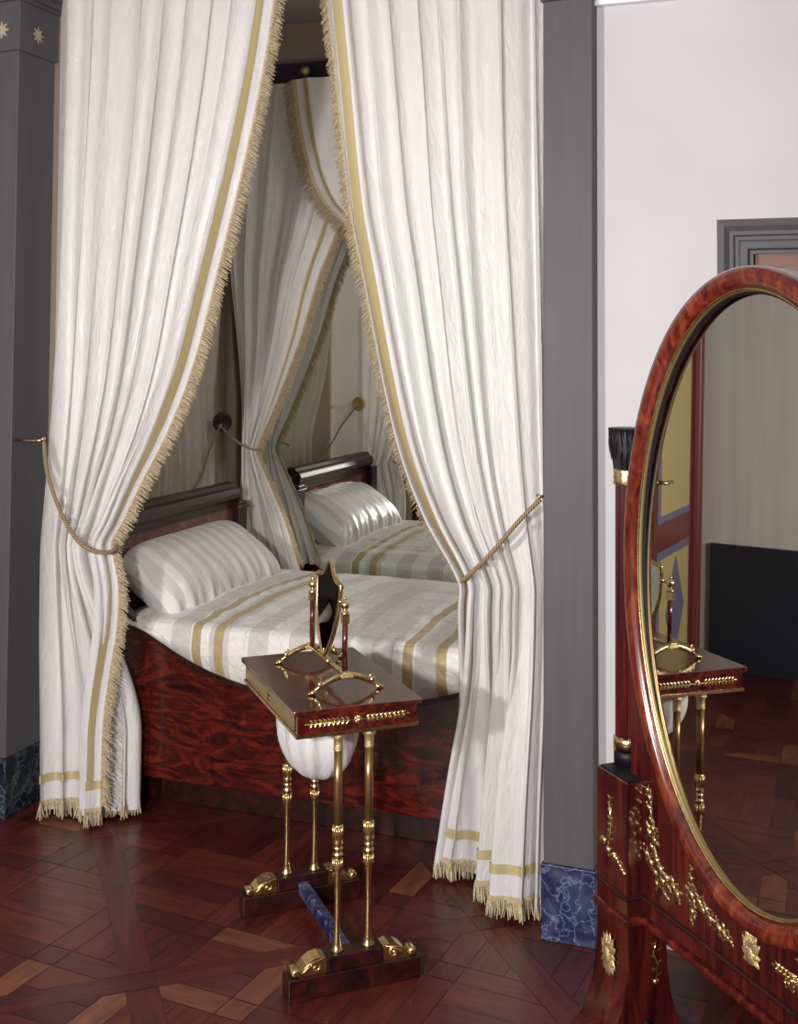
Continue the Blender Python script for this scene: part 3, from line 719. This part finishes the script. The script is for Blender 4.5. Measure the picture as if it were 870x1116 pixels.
# silk work bag
def bag(a, c):
    an = a * 2 * pi; z = lerp(.475, zt - .085, c)
    r_ = interp([(0, .02), (.05, .05), (.2, .085), (.5, .115), (.8, .120), (1, .105)], c); pf = 1 + .05 * math.sin(an * 11 + .6 * math.sin(an * 2)) * (1 - .2 * c) + .03 * math.sin(an * 5 + 1)
    return (r_ * .95 * pf * math.cos(an) - .02, (r_ * 1.35 * pf) * math.sin(an) + .02, z)
b = MB(); b.grid(bag, 120, 24, closeu=True, us=.8, vs=.2); b.face([k for k in range(120)], None)
b.build('work_bag', SILK, T, fix=True)

# ------------------------------------------------------------------ dressing mirror on the table
Dm = empty('dressing_mirror', (T.location.x, T.location.y, zt), .7226); tag(Dm, 'small gilt shield-shaped dressing mirror standing on the work table', 'mirror')
uo = .006
for sv in (-.165, .180):
    b = MB(); pts = []; rad = []
    for k in range(21):
        t = k / 20 * 2 - 1; pts.append((uo + t * .095, sv, .010 + .036 * (1 - abs(t) ** 1.8))); rad.append(.0075 + .002 * (1 - abs(t)) - .0025 * (abs(t) > .8))
    b.tube(pts, rad, 10, flat=.8)
    tr = b.build('trestle', GILT, Dm)
    for sg in (-1, 1):
        b = MB()
        b.blob((uo + sg * .098, sv, .007), .011, .009, .007); b.blob((uo + sg * .108, sv, .005), .006, .007, .005)
        b.blob((uo + sg * .078, sv, .027), .009, .008, .010); b.leaf((uo + sg * .07, sv, .03), (sg * .4, 0, 1), .016, .004, .003)
        b.build('paw', GILT, tr)
    b = MB(); b.box(uo - .018, uo + .018, sv - .012, sv + .012, .040, .050); b.box(uo - .012, uo + .012, sv - .010, sv + .010, .050, .056); b.build('block', GILTF, tr, .002)
for sv, sg in ((-.150, -1), (.165, 1)):
    b = MB(); b.tube([(uo, sv, .05), (uo, sv, .205)], .0085, 4); po = b.build('post', MAHO, Dm)
    b = MB(); b.box(uo - .010, uo + .010, sv - .010, sv + .010, .188, .214); b.lathe([(.012, .214), (.013, .218), (.006, .222), (.006, .228)], (uo, sv, 0), 12); b.blob((uo, sv, .240), .0135); b.blob((uo, sv, .258), .006)
    b.tube([(uo, sv, .240), (uo, sv - sg * .03, .240)], .004, 8); b.build('finial', GILT, po)
b = MB(); b.tube([(uo, -.15, .045), (uo, .165, .045)], .0065, 8); b.lathe([(.004, -.016), (.011, -.012), (.011, .012), (.004, .016)], (uo, .007, .045), 12, 'y'); b.build('cross_bar', GILT, Dm)
# shield frame
half = [(0, .062), (.018, .072), (.045, .10), (.075, .145), (.098, .195), (.108, .25), (.109, .282), (.098, .288), (.085, .286), (.062, .291), (.040, .303), (.022, .320), (.008, .335), (0, .337)]
out = [(a, c) for a, c in half] + [(-a, c) for a, c in half[-2:0:-1]]
sm_ = []
n = len(out)
for k in range(n):
    p0, p1, p2, p3 = [out[(k + q) % n] for q in (-1, 0, 1, 2)]
    for i in range(4):
        t = i / 4; sm_.append(tuple(.5 * ((2 * p1[j]) + (p2[j] - p0[j]) * t + (2 * p0[j] - 5 * p1[j] + 4 * p2[j] - p3[j]) * t * t + (3 * p1[j] - p0[j] - 3 * p2[j] + p3[j]) * t ** 3) for j in (0, 1)))
tilt = math.radians(4)
def shp(a, c, t): return (uo + t + math.sin(tilt) * (c - .23), .0075 + a, .0 + c)
fr = MB(); P_ = [shp(a, c, 0) for a, c in sm_]; P_.append(P_[0]); P_.append(P_[1]); fr.tube(P_, .0065, 8, cap=False); sh = fr.build('shield_frame', GILT, Dm)
b = MB(); b.prism(sm_, shp, -.003, .003); b.build('glass', GLASS, sh)
for a_, c_, r_ in ((-.112, .24, .008), (.112, .24, .008), (-.108, .283, .009), (.108, .283, .009), (0, .338, .008)):
    b = MB(); b.blob(shp(a_, c_, 0), r_); b.build('frame_boss', GILT, sh)

# ------------------------------------------------------------------ cheval mirror
Cv = empty('cheval_mirror', (-.150, 2.68, 0), math.radians(-48)); tag(Cv, 'tall oval mahogany cheval mirror with gilt mounts standing at right', 'mirror')
zc = 1.212; A_, B_2 = .424, .657; xc = -.012
def ring(nm, prof, m, par, a=A_, c=B_2, seg=120):
    """prof: closed list of (offset outwards, y)"""
    b = MB(); n = len(prof)
    def fn(s, t):
        an = s * 2 * pi; k = int(round(t * n)) % n; off, y = prof[k]
        nx, nz = math.cos(an) / a, math.sin(an) / c; l = math.hypot(nx, nz)
        return (xc + a * math.cos(an) + off * nx / l, y, zc + c * math.sin(an) + off * nz / l)
    b.grid(fn, seg, n, closeu=True, closev=True); return b.build(nm, m, par)
ov = ring('oval_frame', [(.011, -.014), (.018, -.030), (.036, -.036), (.050, -.032), (.058, -.020), (.058, .03), (.0, .03), (.0, -.004), (.010, -.008)], OVALW, Cv)
ring('brass_band', [(.0, -.003), (.003, -.014), (.007, -.016), (.011, -.014), (.012, -.006)], mat('dull_brass', (.30, .23, .10), .42, .8), ov)
ring('bright_line', [(.004, -.0145), (.006, -.0185), (.009, -.019), (.010, -.015)], GILT, ov)
ring('inner_line', [(-.004, -.002), (-.003, -.005), (-.0005, -.006), (.002, -.003), (.002, .0), (-.004, .0)], EBON, ov)
b = MB(); b.prism([(xc + (A_ + .004) * math.cos(k / 96 * 2 * pi), zc + (B_2 + .004) * math.sin(k / 96 * 2 * pi)) for k in range(96)], lambda a, c, t: (a, t + .0140 * (c - zc), c), .0, .006)
gl = b.build('glass', GLASSC, ov)
b = MB(); b.prism([(xc + (A_ + .03) * math.cos(k / 96 * 2 * pi), zc + (B_2 + .03) * math.sin(k / 96 * 2 * pi)) for k in range(96)], lambda a, c, t: (a, t, c), .022, .034); b.build('back_board', MAHOD, ov)
# apron
n = 60; top = []
for k in range(n + 1):
    an = pi + .10 + (pi - .20) * k / n; a, c = A_ + .05, B_2 + .05
    top.append((xc + a * math.cos(an), zc + c * math.sin(an)))
poly = [(-.50, .345), (-.50, .70), (-.505, .95), (-.497, 1.12)] + top + [(.473, 1.12), (.481, .95), (.476, .70), (.476, .345)]
b = MB(); b.prism(poly, lambda a, c, t: (a, t, c), -.004, .045); ap = b.build('apron', MAHOV, Cv, .003)
b = MB(); b.box(-.50, .476, -.016, .055, .325, .345); b.build('lower_moulding', MAHO, ap, .006)
b = MB(); b.box(-.50, .476, -.014, .05, .385, .395); b.build('upper_moulding', MAHOD, ap, .004)
for sg, x0 in ((-1, -.585), (1, .415)):
    x1 = x0 + .145; xm = (x0 + x1) / 2
    # pedestal with sabre foot: side profile in (y, z)
    prof = [(-.052, .67), (-.052, .33), (-.054, .22), (-.066, .14), (-.095, .07), (-.15, .02), (-.19, .0), (-.12, .0), (-.05, .03), (-.01, .075), (.0, .09), (.015, .09), (.03, .075), (.06, .03), (.12, .0), (.19, .0), (.15, .02), (.10, .07), (.075, .14), (.064, .22), (.062, .33), (.062, .67)]
    b = MB(); b.prism(prof, lambda a, c, t: (t, a, c), x0, x1); pd = b.build('pedestal', MAHOV, Cv, .004)
    b = MB(); b.box(x0 - .008, x1 + .008, -.062, .072, .325, .345); b.build('lower_moulding', MAHO, pd, .006)
    b = MB(); b.box(x0 - .005, x1 + .005, -.059, .069, .385, .395); b.build('upper_moulding', MAHOD, pd, .004)
    b = MB(); b.box(x0 + .012, x1 - .005, -.046, .058, .67, .674); b.build('top_plate', EBON, pd)
    # column
    xp = -.560 if sg < 0 else .536; yp = .030
    def rd(z): return lerp(.033, .031, (z - .75) / .66)
    b = MB(); b.grid(lambda a, c: (xp + rd(lerp(.735, 1.40, c)) * (1 + .045 * math.cos(a * 2 * pi * 16)) * math.cos(a * 2 * pi), yp + rd(lerp(.735, 1.40, c)) * (1 + .045 * math.cos(a * 2 * pi * 16)) * math.sin(a * 2 * pi), lerp(.735, 1.40, c)), 128, 4, closeu=True)
    po = b.build('column', MAHOV, Cv)
    b = MB(); b.lathe([(.038, .674), (.038, .71)], (xp, yp, 0), 20); b.build('column_base', EBON, po)
    b = MB(); b.lathe([(.039, .708), (.039, .738), (.036, .741)], (xp, yp, 0), 24); b.build('lower_ring', GILT, po)
    b = MB(); b.lathe([(.036, 1.388), (.038, 1.392), (.036, 1.400), (.038, 1.408), (.036, 1.416), (.038, 1.424), (.035, 1.43)], (xp, yp, 0), 24); b.build('upper_ring', GILT, po)
    b = MB(); rnd = random.Random(5)
    b.grid(lambda a, c: (xp + lerp(.034, .047, c) * (1 + .07 * math.cos(a * 2 * pi * 18)) * math.cos(a * 2 * pi), yp + lerp(.034, .047, c) * (1 + .07 * math.cos(a * 2 * pi * 18)) * math.sin(a * 2 * pi), lerp(1.428, 1.535, c)), 144, 3, closeu=True)
    b.face([k for k in range(144 * 3, 144 * 4)], None, False)
    for k in range(18):
        a = k / 18 * 2 * pi; b.leaf((xp + .044 * math.cos(a), yp + .044 * math.sin(a), 1.45), (math.cos(a) * .06, math.sin(a) * .06, 1), .086, .008, .003, (math.cos(a), math.sin(a), 0))
    b.build('capital', EBON, po, fix=False)
    # pivot knob to the oval
    b = MB(); b.tube([(xp, yp, 1.18), (xp - sg * .06, .02, 1.18)], .008, 10); b.build('pivot', GILT, po)
    # pedestal mounts
    yy = -.053
    b = MB(); L0 = [(xm - .01, yy, .60), (xm, yy, .56), (xm - .005, yy, .52), (xm - .02 * sg * -1, yy, .48)]
    b.tube(L0, .003, 6)
    for k in range(7):
        z = .50 + k * .017
        for s2 in (-1, 1): b.leaf((xm - .003, yy, z), (s2 * .9, 0, 1), .020, .005, .004)
    b.blob((xm - .038, yy, .492), .013, .006, .013); b.blob((xm - .015, yy, .478), .010, .006, .010); b.blob((xm + .012, yy, .472), .011, .006, .010)
    for k in range(6): b.blob((xm + .015 + .009 * k, yy, .478 - .006 * k), .006, .005, .006, 8)
    for k in range(5): b.leaf((xm - .02 + .015 * k, yy, .475), (.5, 0, -.6), .02, .005, .004)
    b.build('flower_mount', GILT, pd, fix=False)
    b = MB()
    for k in range(14):
        a = k / 14 * 2 * pi; b.leaf((xm - .005, -.0575, .225), (math.cos(a) * .6, -.02, math.sin(a)), .032 + .026 * abs(math.sin(a)), .011, .010)
    b.blob((xm - .005, -.058, .225), .016, .012, .030); b.build('shell_mount', GILTF, pd, fix=False)
    b = MB(); xs = x1 + .001 if sg < 0 else x0 - .001
    for q in range(2):
        b.tube([(xs, .03, .28), (xs, .022, .25), (xs, .035, .22), (xs, .03, .19)], .0022, 6)
    for k in range(6): b.leaf((xs, .03, .19 + .015 * k), (0, (-1) ** k, .6), .02, .004, .003, (1 if sg < 0 else -1, 0, 0))
    b.blob((xs, .03, .18), .006, .010, .008); b.build('side_mount', GILT, pd, fix=False)
# apron mounts
yy = -.0045
def cluster(pts, nm):
    b = MB(); rnd = random.Random(len(pts))
    for (x, z, s_) in pts:
        b.blob((x, yy, z), s_ * 1.35, s_ * .8, s_ * 1.35, 8)
        for k in range(4):
            a = rnd.uniform(0, 2 * pi); b.leaf((x, yy, z), (math.cos(a), 0, math.sin(a)), s_ * 3.1, s_ * .8, s_ * .7)
    b.build(nm, GILT, ap, fix=False)
for sg in (-1, 1):
    f = (lambda x: x) if sg < 0 else (lambda x: -.024 - x)
    w = [(f(-.425), .655, .006), (f(-.415), .64, .008), (f(-.418), .615, .006), (f(-.412), .59, .005), (f(-.40), .57, .008), (f(-.415), .555, .010), (f(-.395), .545, .009), (f(-.405), .525, .008), (f(-.385), .50, .008),
         (f(-.45), .515, .006), (f(-.43), .50, .007), (f(-.41), .485, .008), (f(-.39), .47, .008), (f(-.37), .485, .010), (f(-.36), .46, .010), (f(-.385), .445, .008), (f(-.345), .475, .009), (f(-.33), .455, .010), (f(-.35), .435, .007), (f(-.315), .465, .009), (f(-.30), .455, .009)]
    cluster(w, 'wreath_mount')
    b = MB(); b.tube([(f(-.42), yy, .65), (f(-.405), yy, .60), (f(-.40), yy, .54), (f(-.38), yy, .50), (f(-.36), yy, .47)], .0025, 6); b.build('stem_mount', GILT, ap)
    cluster([(f(-.245), .535, .004), (f(-.245), .515, .005), (f(-.245), .495, .006), (f(-.245), .478, .010), (f(-.247), .46, .008), (f(-.243), .44, .007), (f(-.245), .42, .005)], 'drop_mount')
    cluster([(f(-.215), .475, .009), (f(-.20), .462, .009), (f(-.188), .470, .007), (f(-.175), .455, .008), (f(-.155), .455, .006), (f(-.142), .448, .008), (f(-.125), .445, .008), (f(-.112), .440, .006), (f(-.10), .437, .004)], 'branch_mount')
b = MB()
for k in range(9):
    a = -pi * .1 + k / 8 * pi * 1.2; b.leaf((-.032, yy, .438), (math.cos(a) * .6, 0, math.sin(a)), .032 + .045 * max(0, math.sin(a)) ** 2, .010, .008)
b.blob((-.032, yy, .44), .020, .008, .02); b.build('palmette_mount', GILTF, ap, fix=False)
wr = wreath(.06, GILT, (0, -1, 0), lambda a, c: (.105 + a, yy, .455 + c), ap, 'spray_mount', 1.1, 4)
wr = wreath(.06, GILT, (0, -1, 0), lambda a, c: (-.13 + .305 + a, yy, .50 + c), ap, 'spray_mount', .8, 3)
